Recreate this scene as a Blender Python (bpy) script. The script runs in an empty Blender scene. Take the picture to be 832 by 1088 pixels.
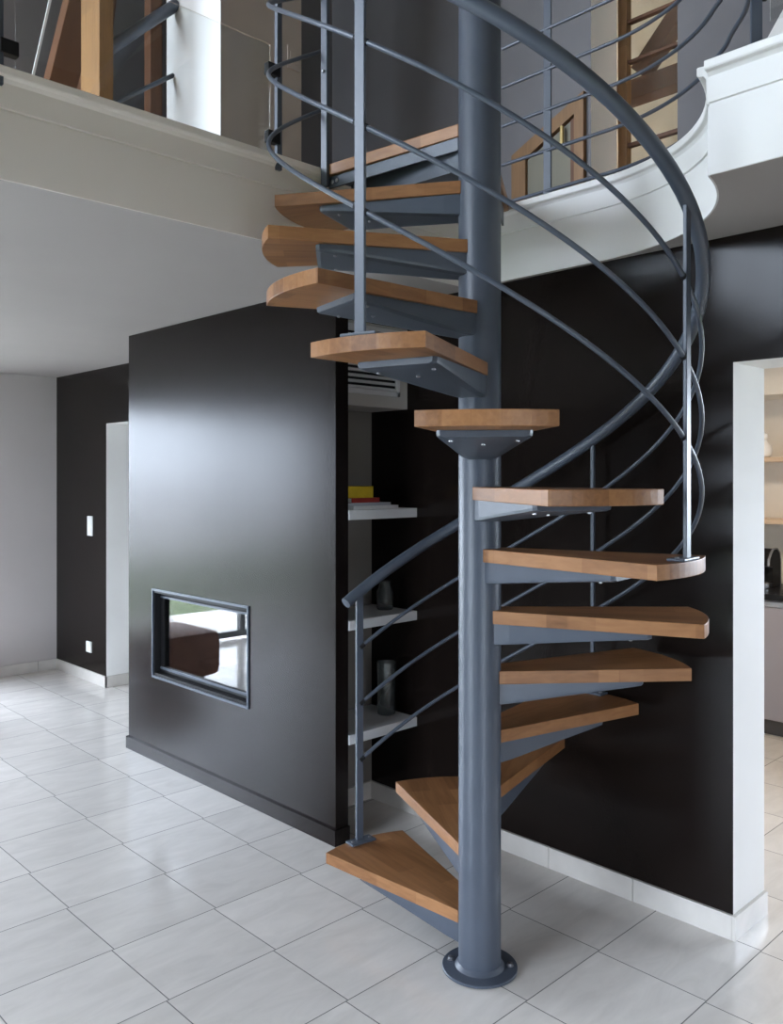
import bpy, bmesh, math, random
from mathutils import Vector, Matrix
random.seed(4)
PI = math.pi
sc = bpy.context.scene
COL = sc.collection

# ------------------------------------------------------------------ materials
def mat(name, base, rough=0.5, metal=0.0, spec=0.5, var=0.0, scale=8.0, bump=0.0, bscale=60.0, coat=0.0, ior=None):
    m = bpy.data.materials.new(name); m.use_nodes = True
    nt = m.node_tree; b = nt.nodes['Principled BSDF']
    b.inputs['Base Color'].default_value = (*base, 1)
    b.inputs['Roughness'].default_value = rough
    b.inputs['Metallic'].default_value = metal
    b.inputs['Specular IOR Level'].default_value = spec
    b.inputs['Coat Weight'].default_value = coat
    if ior: b.inputs['IOR'].default_value = ior
    tc = nt.nodes.new('ShaderNodeTexCoord')
    if var > 0:
        n = nt.nodes.new('ShaderNodeTexNoise'); n.inputs['Scale'].default_value = scale; n.inputs['Detail'].default_value = 4
        r = nt.nodes.new('ShaderNodeValToRGB')
        r.color_ramp.elements[0].position = 0.3; r.color_ramp.elements[1].position = 0.7
        r.color_ramp.elements[0].color = (*[c * (1 - var) for c in base], 1)
        r.color_ramp.elements[1].color = (*[min(1, c * (1 + var)) for c in base], 1)
        nt.links.new(tc.outputs['Object'], n.inputs['Vector'])
        nt.links.new(n.outputs['Fac'], r.inputs['Fac']); nt.links.new(r.outputs['Color'], b.inputs['Base Color'])
    if bump > 0:
        n2 = nt.nodes.new('ShaderNodeTexNoise'); n2.inputs['Scale'].default_value = bscale; n2.inputs['Detail'].default_value = 3
        bp = nt.nodes.new('ShaderNodeBump'); bp.inputs['Strength'].default_value = bump; bp.inputs['Distance'].default_value = 0.01
        nt.links.new(tc.outputs['Object'], n2.inputs['Vector'])
        nt.links.new(n2.outputs['Fac'], bp.inputs['Height']); nt.links.new(bp.outputs['Normal'], b.inputs['Normal'])
    return m

def wood(name, dark, light, axis='X', rough=0.42, stave=0.075, length=0.4):
    """glued staves along one axis, with grain"""
    m = bpy.data.materials.new(name); m.use_nodes = True
    nt = m.node_tree; N = nt.nodes.new; L = nt.links.new
    b = nt.nodes['Principled BSDF']; b.inputs['Roughness'].default_value = rough; b.inputs['Specular IOR Level'].default_value = 0.35
    tc = N('ShaderNodeTexCoord'); oi = N('ShaderNodeObjectInfo')
    mp = N('ShaderNodeMapping')
    if axis == 'Y': mp.inputs['Rotation'].default_value = (0, 0, PI / 2)
    if axis == 'Z': mp.inputs['Rotation'].default_value = (0, PI / 2, 0)
    L(tc.outputs['Object'], mp.inputs['Vector'])
    off = N('ShaderNodeVectorMath'); off.operation = 'MULTIPLY_ADD'
    L(oi.outputs['Random'], off.inputs[0]); off.inputs[1].default_value = (3.1, 7.3, 0.0); L(mp.outputs['Vector'], off.inputs[2])
    br = N('ShaderNodeTexBrick'); br.offset = 0.37
    br.inputs['Color1'].default_value = (0, 0, 0, 1); br.inputs['Color2'].default_value = (1, 1, 1, 1)
    br.inputs['Mortar'].default_value = (0.3, 0.3, 0.3, 1); br.inputs['Scale'].default_value = 1
    br.inputs['Mortar Size'].default_value = 0.0006; br.inputs['Brick Width'].default_value = length; br.inputs['Row Height'].default_value = stave
    L(off.outputs['Vector'], br.inputs['Vector'])
    sm = N('ShaderNodeMapping'); sm.inputs['Scale'].default_value = (5, 55, 55); L(off.outputs['Vector'], sm.inputs['Vector'])
    gn = N('ShaderNodeTexNoise'); gn.inputs['Scale'].default_value = 1.0; gn.inputs['Detail'].default_value = 5; gn.inputs['Distortion'].default_value = 0.6
    L(sm.outputs['Vector'], gn.inputs['Vector'])
    mx = N('ShaderNodeMath'); mx.operation = 'MULTIPLY_ADD'; L(br.outputs['Color'], mx.inputs[0]); mx.inputs[1].default_value = 0.38
    g2 = N('ShaderNodeMath'); g2.operation = 'MULTIPLY'; L(gn.outputs['Fac'], g2.inputs[0]); g2.inputs[1].default_value = 0.62
    L(g2.outputs[0], mx.inputs[2])
    r = N('ShaderNodeValToRGB'); r.color_ramp.elements[0].position = 0.12; r.color_ramp.elements[1].position = 0.78
    r.color_ramp.elements[0].color = (*dark, 1); r.color_ramp.elements[1].color = (*light, 1)
    L(mx.outputs[0], r.inputs['Fac']); L(r.outputs['Color'], b.inputs['Base Color'])
    bp = N('ShaderNodeBump'); bp.inputs['Strength'].default_value = 0.08; bp.inputs['Distance'].default_value = 0.004
    L(gn.outputs['Fac'], bp.inputs['Height']); L(bp.outputs['Normal'], b.inputs['Normal'])
    return m

def thin_glass(name, tint=(0.965, 0.98, 0.975), refl=0.035, edge=0.4):
    m = bpy.data.materials.new(name); m.use_nodes = True
    nt = m.node_tree; N = nt.nodes.new; L = nt.links.new
    nt.nodes.remove(nt.nodes['Principled BSDF'])
    t = N('ShaderNodeBsdfTransparent'); t.inputs['Color'].default_value = (*tint, 1)
    g = N('ShaderNodeBsdfGlossy'); g.inputs['Roughness'].default_value = 0.01
    lw = N('ShaderNodeLayerWeight'); lw.inputs['Blend'].default_value = 0.25
    ma = N('ShaderNodeMath'); ma.operation = 'MULTIPLY_ADD'; ma.inputs[1].default_value = edge; ma.inputs[2].default_value = refl
    L(lw.outputs['Fresnel'], ma.inputs[0])
    mx = N('ShaderNodeMixShader'); L(ma.outputs[0], mx.inputs[0]); L(t.outputs[0], mx.inputs[1]); L(g.outputs[0], mx.inputs[2])
    L(mx.outputs[0], nt.nodes['Material Output'].inputs['Surface'])
    return m

TX, TY, SX, SY, SK = 1.3586, 3.1299, 0.4017, 0.3828, 0.0093
def tile_floor():
    m = bpy.data.materials.new('polished_stone_tile'); m.use_nodes = True
    nt = m.node_tree; N = nt.nodes.new; L = nt.links.new
    b = nt.nodes['Principled BSDF']
    geo = N('ShaderNodeNewGeometry'); sp = N('ShaderNodeSeparateXYZ'); L(geo.outputs['Position'], sp.inputs[0])
    def M(op, a, bb=None, c=None):
        n = N('ShaderNodeMath'); n.operation = op
        for i, v in enumerate((a, bb, c)):
            if v is None: continue
            if isinstance(v, (int, float)): n.inputs[i].default_value = v
            else: L(v, n.inputs[i])
        return n.outputs[0]
    v = M('DIVIDE', M('SUBTRACT', sp.outputs['Y'], TY), SY)
    row = M('FLOOR', v)
    u = M('DIVIDE', M('SUBTRACT', M('SUBTRACT', sp.outputs['X'], TX), M('MULTIPLY', row, SK)), SX)
    cu = M('FLOOR', u)
    fu = M('SUBTRACT', u, cu); fv = M('SUBTRACT', v, row)
    du = M('MINIMUM', fu, M('SUBTRACT', 1.0, fu)); dv = M('MINIMUM', fv, M('SUBTRACT', 1.0, fv))
    d = M('MINIMUM', M('MULTIPLY', du, SX), M('MULTIPLY', dv, SY))
    g = M('LESS_THAN', d, 0.0019)
    cid = N('ShaderNodeCombineXYZ'); L(cu, cid.inputs[0]); L(row, cid.inputs[1])
    wn = N('ShaderNodeTexWhiteNoise'); wn.noise_dimensions = '3D'; L(cid.outputs[0], wn.inputs['Vector'])
    # veins: each tile samples its own patch of a stretched noise
    ad = N('ShaderNodeVectorMath'); ad.operation = 'MULTIPLY_ADD'; L(wn.outputs['Color'], ad.inputs[0]); ad.inputs[1].default_value = (9, 9, 9); L(geo.outputs['Position'], ad.inputs[2])
    mp = N('ShaderNodeMapping'); mp.inputs['Scale'].default_value = (3.0, 9.0, 1); mp.inputs['Rotation'].default_value = (0, 0, 0.5); L(ad.outputs[0], mp.inputs['Vector'])
    n1 = N('ShaderNodeTexNoise'); n1.inputs['Scale'].default_value = 1.3; n1.inputs['Detail'].default_value = 7; n1.inputs['Roughness'].default_value = 0.62; n1.inputs['Distortion'].default_value = 0.8
    L(mp.outputs[0], n1.inputs['Vector'])
    r = N('ShaderNodeValToRGB'); r.color_ramp.elements[0].position = 0.3; r.color_ramp.elements[1].position = 0.72
    r.color_ramp.elements[0].color = (0.62, 0.587, 0.548, 1); r.color_ramp.elements[1].color = (0.73, 0.692, 0.648, 1)
    L(n1.outputs['Fac'], r.inputs['Fac'])
    tv = N('ShaderNodeMix'); tv.data_type = 'RGBA'; tv.blend_type = 'MULTIPLY'; tv.inputs[0].default_value = 1
    L(r.outputs['Color'], tv.inputs[6])
    sc_ = M('MULTIPLY_ADD', wn.outputs['Value'], 0.10, 0.93)
    cb = N('ShaderNodeCombineColor'); [L(sc_, cb.inputs[i]) for i in range(3)]; L(cb.outputs[0], tv.inputs[7])
    mx = N('ShaderNodeMix'); mx.data_type = 'RGBA'; L(g, mx.inputs[0]); L(tv.outputs[2], mx.inputs[6]); mx.inputs[7].default_value = (0.14, 0.13, 0.125, 1)
    L(mx.outputs[2], b.inputs['Base Color'])
    L(M('MULTIPLY_ADD', g, 0.5, M('MULTIPLY_ADD', n1.outputs['Fac'], 0.08, 0.10)), b.inputs['Roughness'])
    bp = N('ShaderNodeBump'); bp.inputs['Strength'].default_value = 0.25; bp.inputs['Distance'].default_value = 0.002
    L(M('SUBTRACT', 1.0, g), bp.inputs['Height']); L(bp.outputs['Normal'], b.inputs['Normal'])
    return m

M_floor = tile_floor()
M_plinth = mat('stone_plinth', (0.56, 0.53, 0.49), 0.25, var=0.10, scale=6)
M_dark = mat('dark_brown_satin_paint', (0.0085, 0.0058, 0.0048), 0.17, spec=0.2, bump=0.02, bscale=140)
M_chim = mat('dark_brown_satin_paint_panel', (0.011, 0.0078, 0.0072), 0.22, spec=0.17, bump=0.02, bscale=120)
M_beige = mat('warm_beige_wall_paint', (0.36, 0.25, 0.165), 0.8)
M_umber = mat('umber_wall_paint', (0.055, 0.046, 0.04), 0.7)
M_white = mat('white_plaster', (0.78, 0.77, 0.75), 0.75, var=0.02, scale=3, bump=0.03, bscale=90)
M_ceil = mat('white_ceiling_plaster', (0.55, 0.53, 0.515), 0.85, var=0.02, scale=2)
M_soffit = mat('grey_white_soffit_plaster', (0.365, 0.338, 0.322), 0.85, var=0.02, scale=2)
M_leftwall = mat('pale_grey_wall_paint', (0.465, 0.43, 0.415), 0.8, var=0.02, scale=3)
M_fascia_warm = mat('warm_white_trim', (0.80, 0.745, 0.69), 0.6, var=0.015, scale=2)  # left fascia, tinted warmer than the other trim
M_fascia = mat('white_lacquered_trim', (0.74, 0.73, 0.71), 0.55, var=0.015, scale=2)
M_grey = mat('grey_wall_paint', (0.14, 0.135, 0.138), 0.8, var=0.05, scale=3)
M_taupe = mat('taupe_wall_paint', (0.38, 0.335, 0.30), 0.8, var=0.05, scale=3)
M_steel = mat('anthracite_painted_steel', (0.064, 0.077, 0.101), 0.40, spec=0.5, var=0.06, scale=12, bump=0.02, bscale=250)
M_chrome = mat('bright_screw_steel', (0.36, 0.36, 0.38), 0.38, metal=1.0)
M_oak = wood('oiled_hardwood_stave', (0.150, 0.061, 0.021), (0.36, 0.173, 0.072))
M_oakY = wood('oiled_hardwood_landing', (0.150, 0.061, 0.021), (0.36, 0.173, 0.072), 'Y')
M_timber = wood('honey_timber', (0.13, 0.062, 0.021), (0.29, 0.155, 0.056), 'Z', 0.6, 0.3, 3)
M_brown = wood('brown_timber', (0.055, 0.022, 0.010), (0.125, 0.054, 0.024), 'Z', 0.6, 0.3, 3)
M_frame = wood('oak_joinery', (0.12, 0.062, 0.026), (0.235, 0.13, 0.055), 'Z', 0.5, 0.2, 2)
M_cream = mat('cream_lambris', (0.62, 0.55, 0.42), 0.7, var=0.06, scale=5)
M_glass = thin_glass('clear_safety_glass')
M_fglass = thin_glass('fireplace_glass', (0.55, 0.54, 0.52), 0.09, 0.7)
M_wglass = thin_glass('window_glass', (0.95, 0.97, 0.97), 0.02, 0.4)
M_fire = mat('blue_grey_stove_steel', (0.06, 0.075, 0.10), 0.42, metal=0.2)
M_black = mat('black_stove_metal', (0.008, 0.008, 0.009), 0.6, spec=0.25)
M_soot = mat('sooty_firebrick', (0.05, 0.042, 0.036), 0.9, var=0.35, scale=9)
M_niche = mat('white_niche_shade_tint', (0.20, 0.18, 0.16), 0.8, var=0.03, scale=3)  # white niche wall with its shade put into the base colour
M_duct = mat('off_white_duct_paint', (0.45, 0.43, 0.40), 0.7, var=0.03, scale=3)
M_plastic = mat('white_plastic', (0.75, 0.75, 0.73), 0.35)
M_shelf = mat('white_melamine', (0.72, 0.73, 0.74), 0.4)
M_vent = mat('white_vent_enamel', (0.62, 0.62, 0.62), 0.45)
M_yellow = mat('yellow_book_cover', (0.55, 0.38, 0.02), 0.5, var=0.08, scale=20)
M_red = mat('red_book_cover', (0.33, 0.03, 0.025), 0.5, var=0.08, scale=20)
M_paper = mat('white_paper', (0.72, 0.72, 0.72), 0.7, var=0.05, scale=60)
M_bluegrey = mat('pale_blue_grey_cover', (0.45, 0.47, 0.52), 0.5)
M_vase = mat('vase_glass', (0.75, 0.80, 0.80), 0.03); M_vase.node_tree.nodes['Principled BSDF'].inputs['Transmission Weight'].default_value = 0.95
M_kitwall = mat('kitchen_cream_paint', (0.70, 0.66, 0.60), 0.7, var=0.03)
M_cab = mat('lavender_grey_cabinet_laminate', (0.33, 0.31, 0.34), 0.4)
M_plk = mat('dark_grey_toe_kick', (0.09, 0.085, 0.085), 0.5)
M_counter = mat('black_granite', (0.010, 0.010, 0.012), 0.3, spec=0.2, var=0.5, scale=150)
M_palewood = wood('pale_shelf_wood', (0.52, 0.38, 0.26), (0.66, 0.51, 0.37), 'Y', 0.5, 0.2, 2)
M_ceramic = mat('white_glazed_ceramic', (0.8, 0.79, 0.77), 0.15)
M_silver = mat('silver_plastic', (0.42, 0.44, 0.47), 0.25, metal=0.7)
M_leather = mat('brown_leather', (0.19, 0.085, 0.055), 0.65, var=0.15, scale=10, bump=0.15, bscale=120)
M_terrace = mat('pale_terrace_stone', (0.55, 0.52, 0.49), 0.8, var=0.08, scale=2)
M_lawn = mat('mown_grass', (0.08, 0.105, 0.045), 0.9, var=0.3, scale=25)
M_hedge = mat('hedge_leaf_green', (0.05, 0.09, 0.025), 0.9, var=0.4, scale=12)
M_lamp = mat('lit_diffuser', (0.8, 0.78, 0.72), 0.5); M_lamp.node_tree.nodes['Principled BSDF'].inputs['Emission Color'].default_value = (1.0, 0.84, 0.66, 1); M_lamp.node_tree.nodes['Principled BSDF'].inputs['Emission Strength'].default_value = 22.0
M_alu = mat('grey_window_aluminium', (0.16, 0.17, 0.18), 0.4)

# ------------------------------------------------------------------ mesh helpers
class MB:
    def __init__(s): s.bm = bmesh.new(); s.mi = 0
    def _tag(s, faces):
        for f in faces: f.material_index = s.mi
    def box(s, x0, x1, y0, y1, z0, z1, bev=0.0):
        r = bmesh.ops.create_cube(s.bm, size=1)
        bmesh.ops.scale(s.bm, vec=(x1 - x0, y1 - y0, z1 - z0), verts=r['verts'])
        bmesh.ops.translate(s.bm, vec=((x0 + x1) / 2, (y0 + y1) / 2, (z0 + z1) / 2), verts=r['verts'])
        fs = {f for v in r['verts'] for f in v.link_faces}; s._tag(fs)
        if bev > 0:
            es = list({e for v in r['verts'] for e in v.link_edges})
            q = bmesh.ops.bevel(s.bm, geom=es, offset=bev, segments=2, affect='EDGES', profile=0.6); s._tag(q['faces'])
        return s
    def prism(s, pts, z0, z1, bev=0.0, segs=2):
        lo = [s.bm.verts.new((p[0], p[1], z0)) for p in pts]; hi = [s.bm.verts.new((p[0], p[1], z1)) for p in pts]
        n = len(pts); fs = [s.bm.faces.new(list(reversed(lo))), s.bm.faces.new(hi)]
        for i in range(n):
            j = (i + 1) % n; fs.append(s.bm.faces.new((lo[i], lo[j], hi[j], hi[i])))
        bmesh.ops.recalc_face_normals(s.bm, faces=fs); s._tag(fs)
        if bev > 0:
            es = list({e for f in fs[:2] for e in f.edges})
            q = bmesh.ops.bevel(s.bm, geom=es, offset=bev, segments=segs, affect='EDGES', profile=0.6); s._tag(q['faces'])
        return s
    def loft(s, rings, cap=True, close=True):
        vs = [[s.bm.verts.new(p) for p in r] for r in rings]; fs = []
        for a, b in zip(vs, vs[1:]):
            n = len(a)
            for i in range(n if close else n - 1):
                j = (i + 1) % n; fs.append(s.bm.faces.new((a[i], a[j], b[j], b[i])))
        if cap: fs.append(s.bm.faces.new(list(reversed(vs[0])))); fs.append(s.bm.faces.new(vs[-1]))
        bmesh.ops.recalc_face_normals(s.bm, faces=fs); s._tag(fs)
        return s
    def tube(s, pts, r, n=10, rect=None):
        pts = [Vector(p) for p in pts]; rings = []
        for i, p in enumerate(pts):
            t = (pts[min(i + 1, len(pts) - 1)] - pts[max(i - 1, 0)]).normalized()
            up = Vector((0, 0, 1)) if abs(t.z) < 0.95 else Vector((1, 0, 0))
            a = t.cross(up).normalized(); b = a.cross(t).normalized()
            rings.append([p + (a * math.cos(2 * PI * k / n) + b * math.sin(2 * PI * k / n)) * r for k in range(n)])
        return s.loft(rings)
    def lathe(s, prof, c=(0, 0, 0), n=28):
        rings = [[(c[0] + r * math.cos(2 * PI * k / n), c[1] + r * math.sin(2 * PI * k / n), c[2] + z) for k in range(n)] for r, z in prof]
        return s.loft(rings)
    def bar(s, p0, p1, w, h, up=(0, 0, 1)):
        p0, p1 = Vector(p0), Vector(p1); t = (p1 - p0).normalized(); a = t.cross(Vector(up)).normalized(); b = a.cross(t).normalized()
        rings = [[p + a * (sx * w / 2) + b * (sy * h / 2) for sx, sy in ((-1, -1), (1, -1), (1, 1), (-1, 1))] for p in (p0, p1)]
        return s.loft(rings)
    def build(s, name, mats, parent=None, smooth=False, loc=None):
        me = bpy.data.meshes.new(name); s.bm.to_mesh(me); s.bm.free()
        for m in (mats if isinstance(mats, (list, tuple)) else [mats]): me.materials.append(m)
        o = bpy.data.objects.new(name, me); COL.objects.link(o)
        if parent: o.parent = parent
        if loc: o.location = loc
        if smooth:
            for p in me.polygons: p.use_smooth = True
            try: me.set_sharp_from_angle(angle=math.radians(35))
            except Exception: pass
        return o

def origin_to(o, c):
    """move a mesh object's origin to point c (local) without moving the mesh"""
    c = Vector(c); o.data.transform(Matrix.Translation(-c)); o.location = Vector(o.location) + c
    return o
def tag(o, label=None, cat=None, group=None, kind=None):
    for k, v in (('label', label), ('category', cat), ('group', group), ('kind', kind)):
        if v: o[k] = v
    return o
def thing(name, loc, label, cat, group=None, rz=0.0):
    o = bpy.data.objects.new(name, None); COL.objects.link(o); o.location = loc; o.rotation_euler = (0, 0, rz)
    o.empty_display_size = 0.1
    return tag(o, label, cat, group)
def struct(o): o['kind'] = 'structure'; return o
def copy_tree(o, parent=None):
    c = o.copy(); COL.objects.link(c)
    if parent: c.parent = parent
    for ch in list(o.children): copy_tree(ch, c)
    return c

# ------------------------------------------------------------------ dimensions
H_CAM, YAW, FPX, HZ = 1.6, 0.80172, 912.0, 507.5
PX, PY = 2.1574, 1.8147                      # stair axis
TH0, DTH, RIS, Z0 = 2.66937, 0.479761, 0.1984, -0.0168
A_OFF = YAW - PI / 2
R_T, AL = 0.695, 0.2611                      # tread radius and half angle
CEIL, MEZ = 2.44, 2.75
XW = 2.92                                    # back wall
TOP = 5.7

def wang(th): return th + A_OFF
def Lz(wa): return Z0 + RIS * (TH0 + A_OFF - wa) / DTH     # pitch line of the stair at world angle wa

# ------------------------------------------------------------------ floor and walls
struct(MB().box(-3.2, 6.2, -3.7, 7.4, -0.12, 0.0).build('floor', M_floor))

def wall(name, boxes, mats, pick=None):
    b = MB()
    for q in boxes: b.box(*q)
    if pick:
        b.bm.normal_update()
        for f in b.bm.faces: f.material_index = pick(f)
    return struct(b.build(name, mats))
facing_room = lambda f: 0 if abs(f.normal.x) > 0.9 and f.normal.x < 0 else 1
# back wall below the mezzanine: dark towards the room, white in its openings and behind
wall('wall_back', [(XW, 3.178, 1.314, 4.95, 0, CEIL), (XW, 3.178, 0.05, 1.314, 2.0, CEIL), (XW, 3.178, -3.5, 0.05, 0, CEIL)], [M_dark, M_white], facing_room)
wall('wall_back_left', [(2.99, 3.20, 6.217, 7.13, 0, CEIL), (2.99, 3.20, 5.15, 6.217, 2.013, CEIL), (2.99, 3.20, 4.95, 5.15, 0, CEIL)], [M_dark, M_white], facing_room)
# far wall under the mezzanine with the garden window opening
wall('wall_far', [(2.1, 6.0, 7.13, 7.33, 0, TOP), (-3.2, -1.0, 7.13, 7.33, 0, TOP), (-1.0, 2.1, 7.13, 7.33, 2.25, TOP)], M_leftwall)
LX = -3.0
WL0, WL1 = 1.6, 3.9
wall('wall_left', [(LX - 0.2, LX, -3.5, 7.13, 2.32, 2.75), (LX - 0.2, LX, -3.5, 7.13, 5.4, TOP),
                   (LX - 0.2, LX, WL1, 7.13, 0, 2.32), (LX - 0.2, LX, -3.5, WL0, 0, 2.32), 
                   (LX - 0.2, LX, -3.5, 2.55, 2.75, 5.4), (LX - 0.2, LX, 3.76, 3.96, 2.75, 5.4), (LX - 0.2, LX, 7.0, 7.13, 2.75, 5.4)], M_umber)
wall('wall_camera_side', [(-3.2, -1.6, -3.7, -3.5, 0, TOP), (0.2, 6.2, -3.7, -3.5, 0, TOP), (-1.6, 0.2, -3.7, -3.5, 2.1, TOP)], M_beige)
wall('wall_kitchen', [(5.95, 6.15, -3.5, -1.2, 0, CEIL), (5.95, 6.15, 1.3, 7.13, 0, CEIL), (5.95, 6.15, -1.2, 1.3, 0, 1.0), (5.95, 6.15, -1.2, 1.3, 2.2, CEIL)], M_kitwall)
struct(MB().box(3.178, 5.95, 3.4, 3.5, 0, CEIL).build('wall_kitchen_end', M_kitwall))
struct(MB().box(3.20, 4.5, 5.0, 5.1, 0, CEIL).build('wall_hall', M_white))
struct(MB().box(4.4, 4.5, 5.1, 7.13, 0, CEIL).build('wall_hall_end', M_white))
struct(MB().box(-3.2, 6.2, -3.7, 7.4, TOP, TOP + 0.15).build('ceiling', M_ceil))

# mezzanine slab, cut out round the stair
ARC_R = 0.743
def hole_path():
    p = [(-3.0, 2.505)]
    p += [(2.9, 2.505), (2.9, PY)]
    a1 = math.atan2(1.10 - PY, 2.3 - PX)
    n = 22
    p += [(PX + (ARC_R + (0.728 - ARC_R) * k / n) * math.cos(a1 * k / n), PY + (ARC_R + (0.728 - ARC_R) * k / n) * math.sin(a1 * k / n)) for k in range(1, n + 1)]
    p += [(2.3, -3.5)]
    return p
HP = hole_path(); 
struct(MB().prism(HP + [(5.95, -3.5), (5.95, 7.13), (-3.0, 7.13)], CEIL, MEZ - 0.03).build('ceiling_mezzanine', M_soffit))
struct(MB().prism([(x + (0.02 if 2.2 < x else 0), y + (0.02 if y > 2.4 else 0)) for x, y in HP] + [(5.95, -3.5), (5.95, 7.13), (-3.0, 7.13)], MEZ - 0.03, MEZ - 0.004).build('floor_mezzanine', M_palewood))

def sweep_profile(path, prof):
    """profile (out, z) swept along a plan path; out points to the right-hand side (into the void)"""
    rings = []
    for i, p in enumerate(path):
        p = Vector(p)
        d0 = (p - Vector(path[i - 1])).normalized() if i else None
        d1 = (Vector(path[i + 1]) - p).normalized() if i < len(path) - 1 else None
        n0 = Vector((d0.y, -d0.x)) if d0 else None; n1 = Vector((d1.y, -d1.x)) if d1 else None
        if n0 is None: n = n1
        elif n1 is None: n = n0
        else:
            n = (n0 + n1); n = n / max(0.3, n.length_squared) * 2 if n.length > 1e-4 else n0
        rings.append([(p.x + n.x * o, p.y + n.y * o, z) for o, z in prof])
    return rings
PROF = [(-0.015, CEIL + 0.0005), (0.006, CEIL + 0.0005), (0.006, 2.634), (0.002, 2.636), (0.002, 2.640), (0.010, 2.642), (0.010, 2.712), (0.018, 2.722), (0.033, 2.724), (0.036, 2.728), (0.036, 2.747), (0.033, MEZ), (-0.015, MEZ)]
left_path = [HP[0], (2.9, 2.505)]
ci = HP.index((2.9, PY)); curve_path = [(2.9, 2.50)] + HP[ci:-1]
right_path = [HP[-2], HP[-1]]
tb = MB().loft(sweep_profile(left_path, PROF)).build('trim_1', M_fascia_warm); struct(tb)
struct(MB().loft(sweep_profile(curve_path, PROF)).build('trim_2', M_fascia, smooth=True))
struct(MB().loft(sweep_profile(right_path, PROF)).build('trim_3', M_fascia))

# baseboards
def skirting(name, segs, m=M_plinth, h=0.085, t=0.013):
    b = MB()
    for (x0, y0, x1, y1, nx, ny) in segs:
        a, c = min(x0, x1), max(x0, x1); d, e = min(y0, y1), max(y0, y1)
        if nx: a, c = (x0 + nx * t, x0) if nx < 0 else (x0, x0 + nx * t)
        if ny: d, e = (y0 + ny * t, y0) if ny < 0 else (y0, y0 + ny * t)
        b.box(a, c, d, e, 0, h, 0.001)
    return struct(b.build(name, m))
def tiles_along(y0, y1, step, x, nx):      # plinth pieces with joints
    out = []; y = y0
    while y < y1 - 0.01:
        e = min(y + step - 0.003, y1); out.append((x, y, x, e, nx, 0)); y += step
    return out
skirting('baseboard_back', tiles_along(1.3145, 3.16, 0.3828, XW, -1) + [(XW - 0.013, 1.314, 3.178, 1.314, 0, -1)] + tiles_along(-3.5, 0.05, 0.3828, XW, -1))
skirting('baseboard_back_left', [(2.99, 6.204, 2.99, 7.13, -1, 0), (2.977, 6.217, 3.2, 6.217, 0, -1)])
skirting('baseboard_far', [(2.1, 7.13, 2.44, 7.13, 0, -1), (2.443, 7.13, 2.83, 7.13, 0, -1), (2.833, 7.13, 2.977, 7.13, 0, -1)])

# ------------------------------------------------------------------ chimney breast with the niche beside it
FX0, FX1, FZ0, FZ1 = 3.508, 4.446, 0.475, 0.963     # fireplace hole (y, y, z, z)
cb = MB()
cb.box(2.42, 2.493, 2.85, FX0, 0, CEIL).box(2.42, 2.493, FX1, 4.74, 0, CEIL).box(2.42, 2.493, FX0, FX1, 0, FZ0).box(2.42, 2.493, FX0, FX1, FZ1, CEIL)
bmesh.ops.remove_doubles(cb.bm, verts=cb.bm.verts, dist=1e-5)
struct(cb.build('wall_chimney', M_chim))
struct(MB().box(2.493, XW, 4.66, 4.74, 0, CEIL).build('wall_chimney_side', M_dark))
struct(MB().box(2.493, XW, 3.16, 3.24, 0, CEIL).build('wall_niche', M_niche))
b = MB(); b.box(2.407, 2.42, 2.838, 4.752, 0, 0.07, 0.001).box(2.42, 2.493, 2.838, 2.85, 0, 0.07, 0.001).box(2.42, 2.92, 4.74, 4.752, 0, 0.07, 0.001)
struct(b.build('baseboard_chimney', M_chim))
skirting('baseboard_niche', [(2.495, 3.16, 2.905, 3.16, 0, -1)])
# white boxed-in duct above the niche
struct(MB().box(2.494, XW, 2.907, 3.16, 1.927, 2.311, 0.002).build('wall_duct_box', M_duct))
t = thing('vent_grille', (2.68, 2.907, 1.975), 'white louvred air vent grille in the boxed duct above the niche shelves', 'vent')
def L_(o, t): o.location = Vector(o.location) - t.location; return o
b = MB(); x0, x1, z0, z1 = 2.50, 2.857, 1.982, 2.295
b.box(x0, x1, 2.893, 2.9075, z0, z0 + 0.022, 0.002).box(x0, x1, 2.893, 2.9075, z1 - 0.022, z1, 0.002).box(x0, x0 + 0.022, 2.893, 2.9075, z0, z1, 0.002).box(x1 - 0.022, x1, 2.893, 2.9075, z0, z1, 0.002)
L_(b.build('frame', M_vent, t), t)
b = MB(); n = 11
for k in range(n):
    z = z0 + 0.03 + (z1 - z0 - 0.055) * k / (n - 1)
    b.bar((x0 + 0.02, 2.900, z), (x1 - 0.02, 2.900, z), 0.016, 0.007, (0, 0.5, 1))
L_(b.build('louvre_panel', M_vent, t), t)
L_(MB().box(x0 + 0.02, x1 - 0.02, 2.9045, 2.9068, z0 + 0.02, z1 - 0.02).build('backing', M_black, t), t)

# shelves in the niche
for z, lab in ((1.456, 'highest white niche shelf, with books stacked on it'), (0.968, 'middle white niche shelf with a squat glass jar'), (0.465, 'lowest white niche shelf with a tall glass vase')):
    o = MB().box(2.4935, XW - 0.0005, 2.842, 3.1595, z - 0.043, z, 0.0015).build('wall_shelf', M_shelf)
    origin_to(o, (2.70, 3.0, z - 0.043)); tag(o, lab, 'shelf', 'shelves in the niche beside the chimney')

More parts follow.
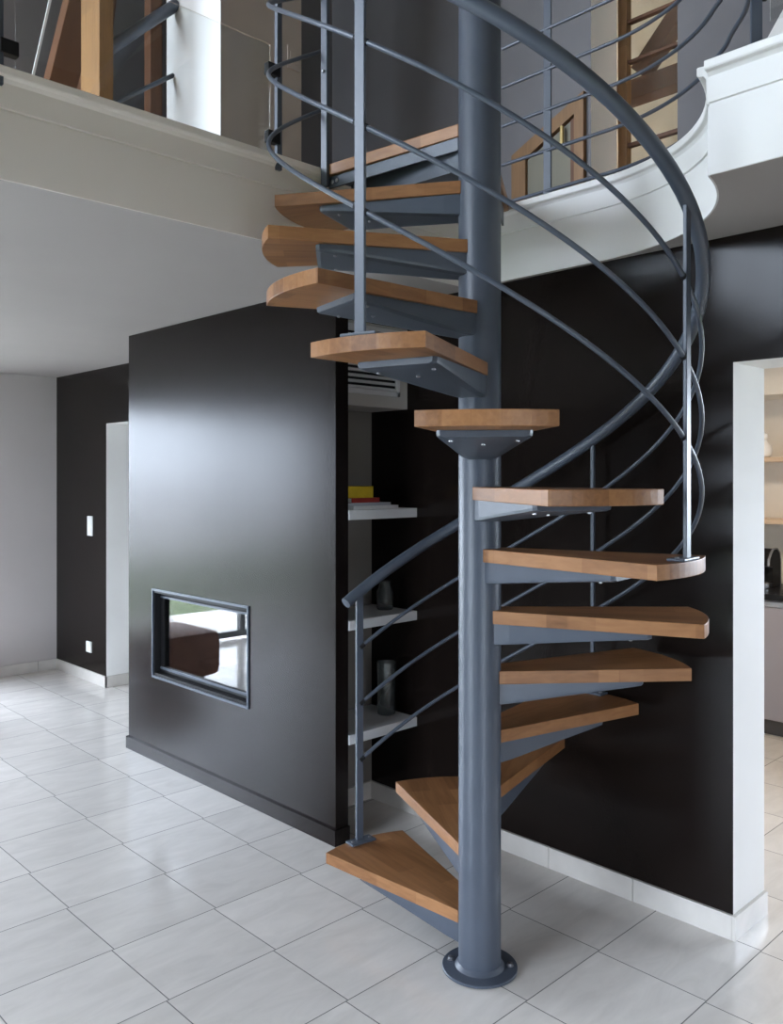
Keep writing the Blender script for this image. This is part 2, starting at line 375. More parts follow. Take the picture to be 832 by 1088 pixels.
# books lying on the highest shelf
def book(x1, y0, z, w, d, h, cover, label, spine=None):
    t = thing('book', (x1 - w / 2, y0 + d / 2, z), label, 'book', 'books on the highest niche shelf')
    b = MB(); b.box(-w / 2, w / 2, -d / 2, d / 2, 0, 0.002, 0.0006).box(-w / 2, w / 2, -d / 2, d / 2, h - 0.002, h, 0.0006).box(-w / 2, w / 2, -d / 2, -d / 2 + 0.003, 0, h, 0.0008)
    b.build('cover', cover, t)
    MB().box(-w / 2 + 0.004, w / 2 - 0.004, -d / 2 + 0.003, d / 2 - 0.004, 0.002, h - 0.002).build('pages', M_paper, t)
    return z + h
z = book(2.815, 2.862, 1.456, 0.28, 0.21, 0.017, M_paper, 'large white softcover lying flat at the bottom of the book stack')
z = book(2.770, 2.866, z, 0.26, 0.20, 0.014, M_bluegrey, 'pale blue-grey book second from the bottom of the stack')
z = book(2.700, 2.868, z, 0.17, 0.19, 0.022, M_red, 'red book lying under the yellow book')
z = book(2.662, 2.870, z, 0.15, 0.18, 0.052, M_yellow, 'thick yellow book on top of the stack on the highest shelf')

def vessel(name, c, prof_out, thick, label, cat):
    b = MB(); pr = list(prof_out); inner = [(max(0.004, r - thick), z + (thick if i == 0 else 0)) for i, (r, z) in enumerate(pr)]
    b.lathe([(0.002, 0)] + pr + list(reversed(inner)) + [(0.002, thick)], (0, 0, 0), 32)
    o = b.build(name, M_vase, smooth=True, loc=c); return tag(o, label, cat)
vessel('glass_jar', (2.845, 2.985, 0.968), [(0.036, 0), (0.040, 0.01), (0.040, 0.085), (0.030, 0.105), (0.028, 0.125), (0.032, 0.135)], 0.003, 'squat clear glass jar with a narrowed neck on the middle shelf', 'jar')
vessel('glass_vase', (2.855, 2.985, 0.465), [(0.042, 0), (0.045, 0.012), (0.043, 0.12), (0.046, 0.25)], 0.004, 'tall clear cylindrical glass vase on the lowest shelf', 'vase')

# fireplace insert
t = thing('fireplace_insert', (2.42, (FX0 + FX1) / 2, FZ0), 'wide glass-fronted fireplace insert set into the dark chimney wall', 'fireplace')
yc = (FX0 + FX1) / 2; hw = (FX1 - FX0) / 2; hh = FZ1 - FZ0
def ring(b, x0, x1, hw, z0, z1, w, wb=None, wt=None):
    wb = wb or w; wt = wt or w
    b.box(x0, x1, -hw, -hw + w, z0, z1, 0.0012).box(x0, x1, hw - w, hw, z0, z1, 0.0012).box(x0, x1, -hw + w, hw - w, z0, z0 + wb, 0.0012).box(x0, x1, -hw + w, hw - w, z1 - wt, z1, 0.0012)
    return b
ring(MB(), -0.008, 0.004, hw + 0.008, -0.008, hh + 0.008, 0.012).build('outer_frame', M_fire, t)
b = MB(); b.box(0.0, 0.10, -hw + 0.001, -hw + 0.014, 0.001, hh - 0.001).box(0.0, 0.10, hw - 0.014, hw - 0.001, 0.001, hh - 0.001).box(0.0, 0.10, -hw + 0.014, hw - 0.014, hh - 0.016, hh - 0.001).box(0.0, 0.10, -hw + 0.014, hw - 0.014, 0.001, 0.02)
b.build('reveal', M_black, t)
d = ring(MB(), 0.040, 0.065, hw - 0.015, 0.022, hh - 0.018, 0.034, 0.03, 0.03).build('door_frame', M_black, t)
b = MB(); b.box(0.032, 0.040, -hw + 0.02, hw - 0.02, 0.038, 0.050, 0.001).box(0.032, 0.040, -hw + 0.02, hw - 0.02, hh - 0.046, hh - 0.036, 0.001)
b.build('door_strip', M_fire, d)
MB().box(0.046, 0.050, -hw + 0.045, hw - 0.045, 0.05, hh - 0.045).build('glass_pane', M_fglass, d)
MB().box(0.020, 0.034, -0.16, 0.16, 0.010, 0.018, 0.002).build('handle', M_fire, d)
b = MB(); b.box(0.10, 0.42, -hw + 0.02, hw - 0.02, 0.02, 0.05).box(0.41, 0.45, -hw + 0.02, hw - 0.02, 0.02, hh - 0.02).box(0.10, 0.42, -hw + 0.012, -hw + 0.04, 0.02, hh - 0.02).box(0.10, 0.42, hw - 0.04, hw - 0.012, 0.02, hh - 0.02).box(0.10, 0.42, -hw + 0.02, hw - 0.02, hh - 0.04, hh - 0.015)
b.build('firebox', M_soot, t)
b = MB()
for k in range(9): b.box(0.16, 0.36, -0.22 + k * 0.055 - 0.006, -0.22 + k * 0.055 + 0.006, 0.055, 0.07)
b.box(0.155, 0.165, -0.24, 0.24, 0.05, 0.10).box(0.355, 0.365, -0.24, 0.24, 0.05, 0.07)
b.build('grate', M_black, t)

# switch and socket on the dark wall
def wall_plate(name, y, z, w, h, label, cat, n):
    t = thing(name, (2.99, y, z), label, cat)
    MB().box(-0.011, 0, -w / 2, w / 2, -h / 2, h / 2, 0.003).build('plate', M_plastic, t)
    for k in range(n):
        zz = (k - (n - 1) / 2) * 0.068
        if name == 'light_switch': MB().box(-0.016, -0.009, -0.024, 0.024, zz - 0.028, zz + 0.028, 0.002).build('rocker', M_plastic, t)
        else:
            o = MB().lathe([(0.024, 0), (0.024, 0.002), (0.020, 0.0025), (0.019, 0.001)], n=24).build('socket_well', M_plastic, t)
            o.data.transform(Matrix.Rotation(-PI / 2, 4, 'Y')); o.location = (-0.011, 0, 0)
wall_plate('light_switch', 6.485, 1.221, 0.085, 0.155, 'tall white double light switch high on the dark wall left of the chimney', 'light switch', 2)
wall_plate('power_socket', 6.505, 0.270, 0.085, 0.085, 'small square white power socket low on the dark wall', 'socket', 1)

# ------------------------------------------------------------------ spiral staircase (one thing)
ST = thing('spiral_staircase', (PX, PY, 0), 'anthracite steel spiral staircase with thirteen wooden treads round a central pole', 'staircase')
PR = 0.069
pole = MB().lathe([(PR, 0.004), (PR, 3.86), (PR - 0.006, 3.875), (0.03, 3.885), (0.002, 3.887)], n=64).build('center_pole', M_steel, ST, smooth=True)
fl = MB().lathe([(0.119, 0.0), (0.123, 0.002), (0.123, 0.008), (0.121, 0.010), (PR + 0.012, 0.0105), (PR + 0.001, 0.022), (PR - 0.004, 0.022)], n=64).build('base_flange', M_steel, ST, smooth=True)
for deg in (161, 80, -4):
    a = wang(math.radians(deg))
    c = (0.098 * math.cos(a), 0.098 * math.sin(a), 0.0095)
    MB().lathe([(0.012, 0), (0.012, 0.0025), (0.0095, 0.003), (0.009, 0.009), (0.006, 0.0105), (0.001, 0.0108)], c, 16).build('bolt', M_chrome, fl, smooth=True)

def wedge_outline():
    pts = [(0.0475, 0.052)]
    n = 12
    for k in range(n + 1):
        a = AL - 2 * AL * k / n
        bulge = 0.010 * (1 - (a / AL) ** 2)
        pts.append(((R_T + bulge) * math.cos(a), (R_T + bulge) * math.sin(a)))
    pts.append((0.0475, -0.052))
    return list(reversed(pts))
def tread_mesh():
    b = MB(); b.prism(wedge_outline(), -0.042, 0, 0.0025, 2); return b
def bracket_mesh():
    """folded sheet console: wedge in plan, deepest at the pole"""
    b = MB(); rings = []
    for r, w, zb, wb in ((0.050, 0.047, -0.112, 0.036), (0.10, 0.058, -0.108, 0.036), (0.30, 0.092, -0.086, 0.062), (0.49, 0.125, -0.066, 0.105), (0.518, 0.128, -0.063, 0.112), (0.530, 0.120, -0.060, 0.108)):
        zt = -0.0425
        rings.append([(r, -w, zt), (r, w, zt), (r, w, zb + 0.012), (r, w * 0.985, zb + 0.004), (r, wb, zb), (r, -wb, zb), (r, -w * 0.985, zb + 0.004), (r, -w, zb + 0.012)])
    b.loft(rings); return b
for k in range(1, 14):
    wa = wang(TH0 - DTH * k); z = Z0 + RIS * k
    if k == 1:
        tr = tread_mesh().build('tread', M_oak, ST)
        br = bracket_mesh().build('bracket', M_steel, tr)
        for (r, w) in ((0.47, 0.09), (0.47, -0.09), (0.40, 0.0)):
            MB().lathe([(0.006, 0), (0.006, -0.003), (0.003, -0.005), (0.0008, -0.0052)], (r, w, -0.0655 + 0.12 * (0.49 - r) * -0.9), 10).build('screw', M_chrome, tr)
        t0 = tr
    else:
        tr = copy_tree(t0, ST)
    tr.location = (0, 0, z); tr.rotation_euler = (0, 0, wa)

# handrail and helical bars (local to the axis)
def helix(w0, w1, r, off, step=math.radians(3)):
    n = max(2, int(abs(w1 - w0) / step))
    return [(r * math.cos(w0 + (w1 - w0) * i / n), r * math.sin(w0 + (w1 - w0) * i / n), Lz(w0 + (w1 - w0) * i / n) + off) for i in range(n + 1)]
WEND = wang(math.radians(142 - 360))
R_P = 0.687
MB().tube(helix(wang(math.radians(132.5)), WEND, R_P, 0.985), 0.0215, 20).build('handrail', M_steel, ST, smooth=True)
POSTS = [(1, 127.0, 'bar'), (4, 45.2, 'rod'), (7, -40.2, 'bar'), (10, -122.5, 'bar')]
for off in (0.765, 0.545, 0.325):
    w0 = wang(math.radians(125.6))
    bar_o = MB().tube(helix(w0, WEND, R_P - 0.004, off), 0.0072, 12).build('rail_bar', M_steel, ST, smooth=True)
    for k, deg, kind in POSTS:
        a = wang(math.radians(deg)); da = 0.028 if k == 1 else 0.03
        for s in ((-1,) if k == 1 else (-1, 1)):
            p0 = helix(a, a + s * da, R_P - 0.004, off)
            MB().tube([p0[0], p0[-1]], 0.0088, 10).build('clip', M_black, bar_o, smooth=True)
for k, deg, kind in POSTS:
    a = wang(math.radians(deg)); zt = Z0 + RIS * k; top = Lz(a) + 0.985 - 0.012 - zt
    w, d = (0.031, 0.011) if kind == 'bar' else (0.013, 0.013)
    b = MB(); b.box(-d / 2, d / 2, -w / 2, w / 2, 0.006, top, 0.002)
    p = b.build('baluster', M_steel, ST, loc=(R_P * math.cos(a), R_P * math.sin(a), zt)); p.rotation_euler = (0, 0, a)
    q = MB(); q.box(-0.036, 0.015, -0.056, 0.056, 0.0, 0.0085, 0.0035); bp_ = q.build('base_plate', M_steel, p)
    for s in (-1, 1):
        MB().lathe([(0.0065, 0), (0.0065, 0.002), (0.003, 0.004), (0.0008, 0.0042)], (-0.012, s * 0.040, 0.0082), 12).build('screw', M_chrome, p)

# landing plate, local coordinates about the axis
LZ = Z0 + RIS * 14
a0 = wang(math.radians(142.6)); a1 = math.atan2(0.445, 0.70)
def lpt(r, a, o=0): return (r * math.cos(a), r * math.sin(a))
edge = (-0.119, 0.653)
land = [(-0.045, 0.055), (0.07, 0.02), (0.700, 0.43), (0.700, 0.653), edge]
MB().prism(land, LZ - 0.042, LZ - 0.001, 0.0025).build('landing_board', M_oakY, ST)
b = MB(); b.prism([(-0.03, 0.05), (0.06, 0.03), (0.66, 0.44), (0.68, 0.64), (-0.085, 0.645)], LZ - 0.052, LZ - 0.0425)
b.bar((-0.036, 0.06, LZ - 0.064), (-0.098, 0.645, LZ - 0.064), 0.008, 0.042)
b.bar((0.06, 0.03, LZ - 0.09), (0.66, 0.43, LZ - 0.075), 0.008, 0.075)
b.bar((-0.02, 0.06, LZ - 0.10), (0.0, 0.63, LZ - 0.075), 0.008, 0.09)
b.build('landing_bracket', M_steel, ST)
for dy in (0.60, 0.625):
    o = MB().lathe([(0.008, 0), (0.008, 0.003), (0.004, 0.006), (0.001, 0.0062)], n=12).build('bolt', M_chrome, ST)
    o.data.transform(Matrix.Rotation(-PI / 2, 4, 'Y')); o.location = (-0.100, dy, LZ - 0.064)
p = MB().box(-0.009, 0.009, -0.015, 0.015, -0.085, 1.02, 0.003).build('landing_post', M_steel, ST, loc=(-0.123, 0.640, LZ)); p.rotation_euler = (0, 0, math.radians(10))
o = MB().lathe([(0.006, 0), (0.006, 0.006), (0.003, 0.008), (0.001, 0.0082)], (0, 0, 0), 10).build('screw', M_chrome, p)
o.data.transform(Matrix.Rotation(-PI / 2, 4, 'Y')); o.location = (-0.009, 0, 0.34)

# ------------------------------------------------------------------ curved balcony railing
CR = thing('balcony_railing', (2.93, PY, MEZ), 'curved anthracite railing of horizontal bars round the stairwell edge upstairs', 'railing')
def curve_rail(z, off=0.028):
    pts = [(2.9 + off, 2.335, z), (2.9 + off, 2.1, z)]
    n = 16; aend = math.radians(-46)
    for k in range(n + 1):
        a = aend * k / n; r = ARC_R - 0.012 * k / n + off
        pts.append((PX + r * math.cos(a), PY + r * math.sin(a), z))
    pts += [(PX + 0.768 * math.cos(math.radians(-53)), PY + 0.768 * math.sin(math.radians(-53)), z), (2.556, 1.152, z), (2.463, 1.072, z), (2.32, 0.982, z)]
    out = []; m = len(pts)                                   # Catmull-Rom smoothing
    for i in range(m - 1):
        q0, q1, q2, q3 = (Vector(pts[max(i - 1, 0)]), Vector(pts[i]), Vector(pts[i + 1]), Vector(pts[min(i + 2, m - 1)]))
        for t in (0.0, 0.34, 0.67):
            out.append(0.5 * (2 * q1 + (q2 - q0) * t + (2 * q0 - 5 * q1 + 4 * q2 - q3) * t * t + (3 * q1 - q0 - 3 * q2 + q3) * t ** 3))
    out.append(Vector(pts[-1]))
    return [(x - 2.93, y - PY, zz - MEZ) for x, y, zz in out]
for z in (2.785, 2.952, 3.12, 3.287, 3.455):
    MB().tube(curve_rail(z), 0.0075, 10).build('rail_bar', M_steel, CR, smooth=True)
MB().tube(curve_rail(3.72), 0.021, 16).build('handrail', M_steel, CR, smooth=True)
for x, y, rz in ((2.93, 2.10, 0.0), (2.93 - 0.02, 1.62, -0.25)):
    if y < 2: continue
    b = MB().box(-0.006, 0.006, -0.0165, 0.0165, -0.004, 0.96, 0.002).build('post', M_steel, CR, loc=(x - 2.93, y - PY, 0)); b.rotation_euler = (0, 0, rz + 0.25)
    MB().box(-0.03, 0.03, -0.03, 0.03, -0.004, 0.004, 0.001).build('base_plate', M_steel, b)

# ------------------------------------------------------------------ glass balustrades on the mezzanine edge
def clamp(parent, loc, sx, sy):
    b = MB(); b.box(-sx, sx, -sy, sy, -0.021, 0.021, 0.003); return b.build('clamp', M_black, parent, loc=loc)
GL = thing('glass_balustrade', (1.38, 2.49, MEZ), 'clear glass balustrade with dark end posts on the left mezzanine edge', 'balustrade')
MB().box(-0.455, 0.43, -0.004, 0.004, 0.006, 0.388, 0.001).build('glass_panel', M_glass, GL)
for dx, cs in ((0.466, -1), (-0.50, 1)):
    p = MB().box(-0.011, 0.011, -0.009, 0.009, -0.05, 1.0, 0.002).build('post', M_steel, GL, loc=(dx, 0, 0))
    for dz in (0.06, 0.30): clamp(p, (cs * 0.026, 0, dz), 0.026, 0.014)
GR = thing('glass_balustrade', (2.3, 0.45, MEZ), 'glass panel fixed to a dark flat post on the right mezzanine edge', 'balustrade')
MB().box(-0.004, 0.004, -0.60, 0.485, 0.057, 0.42, 0.001).build('glass_panel', M_glass, GR)
p = MB().box(-0.006, 0.006, -0.0145, 0.0145, -0.004, 1.0, 0.002).build('post', M_steel, GR, loc=(0, 0.522, 0)); p.rotation_euler = (0, 0, 0.7)
for dz in (0.15, 0.36): clamp(p, (0.0, -0.016, dz), 0.012, 0.014)

# ------------------------------------------------------------------ upstairs walls, joinery and timber
UX = 4.0; WI0, WI1 = 2.083, 2.583           # opening in the grey wall
wall('wall_upper_right', [(UX, UX + 0.26, -3.5, WI0, MEZ, TOP), (UX, UX + 0.26, WI1, 4.85, MEZ, TOP)], [M_grey, M_white], lambda f: 0 if f.normal.x < -0.5 else 1)
struct(MB().box(2.32, 2.82, 3.6, 4.12, MEZ, TOP).build('wall_upper_block', [M_taupe, M_white]))
o = bpy.data.objects['wall_upper_block']
for f in o.data.polygons: f.material_index = 1 if f.normal.x < -0.5 else 0
struct(MB().box(1.4, 4.0, 4.75, 4.85, MEZ, TOP).build('wall_upper_left', M_grey))
t = thing('light_switch', (2.765, 3.6, 3.80), 'flat grey-brown switch plate on the taupe wall upstairs', 'light switch')
MB().box(-0.04, 0.04, -0.008, 0, -0.06, 0.06, 0.002).build('plate', M_taupe, t)
MB().box(-0.025, 0.025, -0.011, -0.006, -0.03, 0.03, 0.001).build('rocker', M_taupe, t)
# trapezoid wood-framed window in the grey wall
w = struct(bpy.data.objects.new('window_1', None)); COL.objects.link(w); w.location = (UX, 2.8, 3.2)
outer = [(2.612, 2.76), (2.612, 3.692), (3.10, 3.47), (3.10, 2.76)]
inner = [(2.672, 2.76), (2.672, 3.585), (3.00, 3.43), (3.00, 2.76)]
b = MB()
def quad_prism(b, q, x0, x1):
    b.loft([[(x0, y - 2.8, z - 3.2) for y, z in q], [(x1, y - 2.8, z - 3.2) for y, z in q]])
quad_prism(b, [outer[0], outer[1], inner[1], inner[0]], -0.03, 0.0)
quad_prism(b, [outer[1], outer[2], inner[2], inner[1]], -0.03, 0.0)
quad_prism(b, [outer[2], outer[3], inner[3], inner[2]], -0.03, 0.0)
b.build('frame', M_frame, w)
b = MB(); quad_prism(b, [(2.675, 2.762), (2.675, 3.57), (2.997, 3.42), (2.997, 2.762)], -0.012, -0.006); b.build('pane', mat('dusky_pane', (0.20, 0.19, 0.15), 0.12), w)
b = MB(); quad_prism(b, [(2.675, 3.155), (2.675, 3.18), (2.997, 3.18), (2.997, 3.155)], -0.02, -0.004); quad_prism(b, [(2.675, 2.762), (2.675, 3.57), (2.70, 3.56), (2.70, 2.762)], -0.02, -0.004); b.build('glazing_bar', M_brown, w)
MB().box(-0.05, -0.03, -0.008, 0.008, -0.05, 0.05, 0.002).build('latch', mat('brass_latch', (0.45, 0.33, 0.14), 0.35, metal=0.9), w, loc=(0, 2.742 - 2.8, 3.485 - 3.2))
# glazed wood frame in the opening
w = struct(bpy.data.objects.new('window_2', None)); COL.objects.link(w); w.location = (4.30, 2.3, 3.2)
b = MB()
for y0, y1, z0, z1 in ((2.545, 2.60, MEZ, TOP), (1.95, 2.0, MEZ, TOP), (2.0, 2.545, 2.75, 2.80)):
    b.box(0, 0.05, y0 - 2.3, y1 - 2.3, z0 - 3.2, z1 - 3.2, 0.002)
b.build('frame', M_frame, w)
for z0, z1 in ((3.457, 3.478), (4.152, 4.17), (3.927, 3.943), (4.7, 4.72)):
    MB().box(0.008, 0.042, 2.0 - 2.3, 2.545 - 2.3, z0 - 3.2, z1 - 3.2, 0.002).build('glazing_bar', M_brown, w)
MB().box(0.022, 0.027, 2.0 - 2.3, 2.545 - 2.3, MEZ - 3.2, TOP - 3.2).build('pane', M_glass, w)
struct(MB().box(5.1, 5.2, -0.5, 4.6, MEZ, TOP).build('wall_upper_loft', M_cream))
def timber(name, p0, p1, w, h, m, label, up=(0, 1, 0)):
    p0, p1 = Vector(p0), Vector(p1); t = p1 - p0; ln = t.length; rot = t.to_track_quat('Z', 'Y')
    b = MB(); b.box(-w / 2, w / 2, -h / 2, h / 2, 0, ln, 0.004)
    o = b.build(name, m, loc=p0); o.rotation_mode = 'QUATERNION'; o.rotation_quaternion = rot
    return tag(o, label, 'timber beam', 'roof timbers upstairs')
timber('tie_beam', (4.72, 1.2, 3.952), (4.72, 3.3, 3.952), 0.12, 0.12, M_brown, 'brown horizontal tie beam behind the wood-framed glazing upstairs')
timber('roof_strut', (4.72, 2.70, 4.055), (4.72, 2.0, 4.77), 0.104, 0.10, M_brown, 'brown slanting strut rising from the tie beam behind the glazing')
o = MB().box(-0.036, 0.036, -0.1, 0.1, 0, TOP - MEZ, 0.004).build('timber_post', M_timber, loc=(1.876, 4.0, MEZ)); tag(o, 'honey-coloured upright timber post above the left mezzanine edge', 'timber post')
timber('timber_brace', (1.6437, 4.35, MEZ), (2.10, 4.35, 4.75), 0.10, 0.14, M_brown, 'reddish-brown leaning brace just left of the honey timber post')
timber('rafter', (1.98, 4.55, MEZ), (2.25, 4.55, 4.95), 0.10, 0.12, M_brown, 'dark brown slanted rafter right of the honey timber post')
timber('rafter', (2.272, 4.18, MEZ), (2.278, 4.18, 4.95), 0.07, 0.07, M_brown, 'narrow brown timber against the white wall end upstairs')
struct(MB().bar((1.655, 4.62, 3.0), (2.02, 4.62, 4.75), 0.012, 0.012).build('trim_4', M_white))
o = MB().tube([(1.93, 4.02, 3.70), (2.1, 4.02, 3.87), (2.319, 4.02, 4.08)], 0.03, 12).build('tie_rod', M_steel, smooth=True); origin_to(o, (1.913, 4.02, 3.68)); tag(o, 'thick grey sloping rail between the timber post and white wall end', 'rail')
o = MB().tube([(1.93, 4.05, 3.43), (2.319, 4.05, 3.72)], 0.012, 10).build('tie_rod', M_steel, smooth=True); origin_to(o, (1.913, 4.05, 3.43)); tag(o, 'thin grey sloping rod below the thicker sloping rail upstairs', 'rail')
# white sloping beam at the right edge upstairs
o = MB().loft([[(3.15, 1.31, MEZ), (3.15, 0.4, MEZ), (3.15, 0.4, 3.9), (3.15, 1.05, 3.55), (3.15, 1.31, 3.17)], [(3.25, 1.31, MEZ), (3.25, 0.4, MEZ), (3.25, 0.4, 3.9), (3.25, 1.05, 3.55), (3.25, 1.31, 3.17)]]).build('wall_upper_knee', M_white); struct(o)

# ------------------------------------------------------------------ kitchen seen through the opening
t = thing('base_cabinet', (5.66, 2.0, 0), 'lavender-grey kitchen base cabinet under a black worktop', 'cabinet')
MB().box(-0.28, 0.28, -1.4, 1.35, 0.10, 0.845, 0.002).build('body', M_cab, t)
MB().box(-0.24, 0.28, -1.4, 1.35, 0.0, 0.10).build('toe_kick', M_plk, t)
for k in range(5):
    y0 = -1.4 + k * 0.55
    dr = MB().box(-0.302, -0.281, y0 + 0.002, y0 + 0.548, 0.105, 0.800, 0.002).build('door', M_cab, t)
    MB().box(-0.306, -0.300, y0 + 0.002, y0 + 0.548, 0.803, 0.835, 0.002).build('handle', M_silver, dr)
o = MB().box(5.335, 5.949, 0.55, 3.39, 0.846, 0.882, 0.002).build('worktop', M_counter); origin_to(o, (5.64, 2.0, 0.846)); tag(o, 'black polished worktop in the kitchen', 'worktop')
o = MB().box(5.938, 5.9495, 0.55, 2.10, 0.883, 1.0, 0.001).build('splash_upstand', M_counter); origin_to(o, (5.944, 1.3, 0.883)); tag(o, 'low black upstand against the kitchen wall', 'upstand')
t = thing('coffee_machine', (5.70, 2.345, 0.8825), 'small black and chrome coffee machine on the black kitchen worktop', 'coffee machine')
b = MB()
prof = [(-0.05, 0), (0.10, 0), (0.10, 0.16), (0.085, 0.22), (0.045, 0.25), (-0.01, 0.25), (-0.05, 0.225), (-0.085, 0.185), (-0.085, 0.145), (-0.03, 0.13), (-0.02, 0.03), (-0.05, 0.03)]
b.loft([[(x, -0.055, z) for x, z in prof], [(x, 0.055, z) for x, z in prof]]); b.build('body', M_black, t)
b = MB(); pr2 = [(-0.087, 0.145), (-0.087, 0.19), (-0.05, 0.231), (-0.01, 0.256), (0.045, 0.256), (0.09, 0.225), (0.106, 0.16), (0.106, 0.0), (0.098, 0.0), (0.098, 0.16), (0.083, 0.218), (0.043, 0.248), (-0.01, 0.248), (-0.045, 0.222), (-0.079, 0.185), (-0.079, 0.145)]
b.loft([[(x, -0.058, z) for x, z in pr2], [(x, -0.046, z) for x, z in pr2]]); b.build('chrome_arch', M_silver, t)
MB().lathe([(0.012, 0), (0.014, 0.03), (0.02, 0.035)], (-0.055, 0, 0.10), 16).build('spout', M_silver, t, smooth=True)
MB().lathe([(0.046, 0), (0.05, 0.004), (0.05, 0.03), (0.044, 0.034), (0.001, 0.034)], (-0.075, 0, 0), 24).build('drip_tray', M_silver, t, smooth=True)
for z, lab in ((1.735, 'upper pale wood kitchen shelf with a white figurine'), (1.325, 'lower empty pale wood kitchen shelf above the coffee machine')):
    o = MB().box(5.72, 5.9495, 1.0, 3.39, z - 0.03, z, 0.002).build('kitchen_shelf', M_palewood); origin_to(o, (5.83, 2.2, z - 0.03)); tag(o, lab, 'shelf', 'kitchen wall shelves')
t = thing('bird_figurine', (5.80, 2.40, 1.735), 'white ceramic bird figurine on the upper kitchen shelf', 'figurine')
MB().lathe([(0.03, 0), (0.045, 0.01), (0.055, 0.045), (0.048, 0.08), (0.026, 0.105), (0.020, 0.12), (0.027, 0.135), (0.024, 0.155), (0.010, 0.168), (0.001, 0.17)], n=24).build('body', M_ceramic, t, smooth=True)
o = MB().lathe([(0.009, 0), (0.006, 0.014), (0.0008, 0.026)], n=10).build('beak', M_ceramic, t, smooth=True); o.data.transform(Matrix.Rotation(-PI / 2, 4, 'Y')); o.location = (-0.022, 0, 0.142)
t = thing('kitchen_fill_light', (4.6, 1.75, CEIL), 'unseen round flat light added to brighten the kitchen', 'ceiling light')  # added light, out of view, brightens the kitchen and door jamb
MB().lathe([(0.17, -0.002), (0.18, -0.01), (0.18, -0.035), (0.172, -0.04), (0.165, -0.036), (0.165, -0.006)], n=40).build('rim', M_plastic, t, smooth=True)
MB().lathe([(0.002, -0.03), (0.164, -0.03), (0.164, -0.036), (0.002, -0.042)], n=40).build('diffuser', M_lamp, t, smooth=True)
struct(MB().box(5.55, 5.95, 0.0, 3.4, 2.13, CEIL).build('wall_kitchen_bulkhead', M_kitwall))

# ------------------------------------------------------------------ things the fireplace glass mirrors: pouf, garden window, lawn
t = thing('pouf', (1.45, 6.15, 0), 'low brown leather pouf near the garden window, seen mirrored in the fireplace glass', 'pouf')
b = MB(); b.box(-0.29, 0.29, -0.33, 0.33, 0.03, 0.40, 0.09); b.build('cushion', M_leather, t, smooth=True)
for sx in (-1, 1):
    for sy in (-1, 1): MB().lathe([(0.018, 0), (0.024, 0.035)], (sx * 0.17, sy * 0.21, 0), 12).build('foot', M_black, t)
def ext_window(name, plane, c, a0, a1, z0, z1, n):
    w = struct(bpy.data.objects.new(name, None)); COL.objects.link(w)
    b = MB(); f = 0.06
    def bx(u0, u1, q0, q1, d=0.06):
        if plane == 'y': b.box(u0, u1, c - d / 2, c + d / 2, q0, q1, 0.002)
        else: b.box(c - d / 2, c + d / 2, u0, u1, q0, q1, 0.002)
    bx(a0, a1, z0, z0 + f); bx(a0, a1, z1 - f, z1)
    for k in range(n + 1):
        u = a0 + (a1 - a0) * k / n; bx(max(a0, u - f / 2), min(a1, u + f / 2), z0 + f, z1 - f)
    b.build('frame', M_alu, w)
    for k in range(n):
        u0 = a0 + (a1 - a0) * k / n + f / 2; u1 = a0 + (a1 - a0) * (k + 1) / n - f / 2
        g = MB()
        if plane == 'y': g.box(u0, u1, c - 0.003, c + 0.003, z0 + f, z1 - f)
        else: g.box(c - 0.003, c + 0.003, u0, u1, z0 + f, z1 - f)
        g.build('pane', M_wglass, w)
    li = bpy.data.lights.new(name + '_portal', 'AREA'); li.shape = 'RECTANGLE'; li.size = a1 - a0; li.size_y = z1 - z0; li.cycles.is_portal = True
    lo = bpy.data.objects.new('window_portal', li); COL.objects.link(lo)
    if plane == 'y': s = 1 if c > 0 else -1; lo.location = ((a0 + a1) / 2, c + s * 0.12, (z0 + z1) / 2); lo.rotation_euler = (-s * PI / 2, 0, 0)
    else:
        s = 1 if c < 0 else -1
        lo.location = (c - s * 0.12, (a0 + a1) / 2, (z0 + z1) / 2); lo.rotation_euler = (PI / 2, 0, -s * PI / 2)
    return w
ext_window('window_3', 'y', 7.23, -1.0, 2.1, 0.02, 2.25, 3)
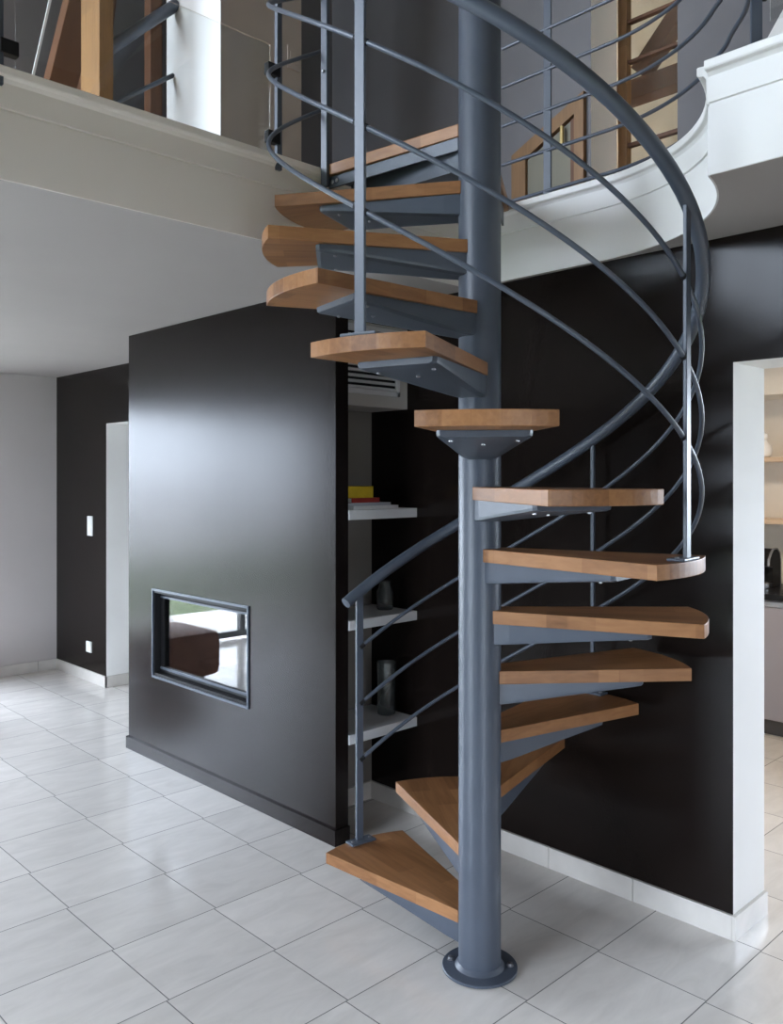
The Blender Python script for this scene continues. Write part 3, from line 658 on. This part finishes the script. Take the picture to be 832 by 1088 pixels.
ext_window('window_4', 'x', LX - 0.1, WL0, WL1, 0.02, 2.32, 2)
ext_window('window_6', 'x', LX - 0.1, 2.55, 3.76, 2.80, 5.4, 1)
ext_window('window_7', 'x', LX - 0.1, 3.96, 7.0, 2.80, 5.4, 2)
ext_window('window_fill', 'y', -3.6, -1.6, 0.2, 0.02, 2.1, 2)  # added window behind the camera, fill for pole, floor and jamb
ext_window('window_8', 'x', 6.05, -1.2, 1.3, 1.0, 2.2, 2)
struct(MB().box(-30, 30, -25, 7.33, -0.3, -0.15)  .box(-30, 30, 9.2, 17, -0.3, -0.15).build('ground_lawn', M_lawn))
struct(MB().box(-8, 10, 7.4, 9.2, -0.25, -0.05).build('ground_terrace', M_terrace))

struct(MB().box(-30, 30, 17, 45, -0.3, -0.12).build('ground_gravel', M_terrace))
struct(MB().box(-12, 14, 24, 24.3, -0.12, 1.5).build('wall_garden', M_white))

# ------------------------------------------------------------------ sky, camera, colour
wd = bpy.data.worlds.new('World'); sc.world = wd; wd.use_nodes = True
bg = wd.node_tree.nodes['Background']; bg.inputs['Color'].default_value = (0.79, 0.865, 1.02, 1); bg.inputs['Strength'].default_value = 6.0

cd = bpy.data.cameras.new('camera'); co = bpy.data.objects.new('camera', cd); COL.objects.link(co)
cd.sensor_fit = 'HORIZONTAL'; cd.sensor_width = 36.0; cd.lens = FPX / 832 * 36.0
cd.shift_y = -(544 - HZ) / 832
cd.clip_start = 0.05
co.location = (0, 0, H_CAM); co.rotation_euler = (PI / 2, 0, YAW - PI / 2)
sc.camera = co
sc.view_settings.view_transform = 'Standard'; sc.view_settings.look = 'None'; sc.view_settings.gamma = 1.0; sc.view_settings.use_curve_mapping = False
sc.view_settings.exposure = 2.05
cy = sc.cycles
cy.use_denoising = True
try: cy.denoiser = 'OPENIMAGEDENOISE'
except Exception: pass
cy.max_bounces = 10; cy.diffuse_bounces = 6; cy.glossy_bounces = 4; cy.transparent_max_bounces = 12; cy.sample_clamp_indirect = 8
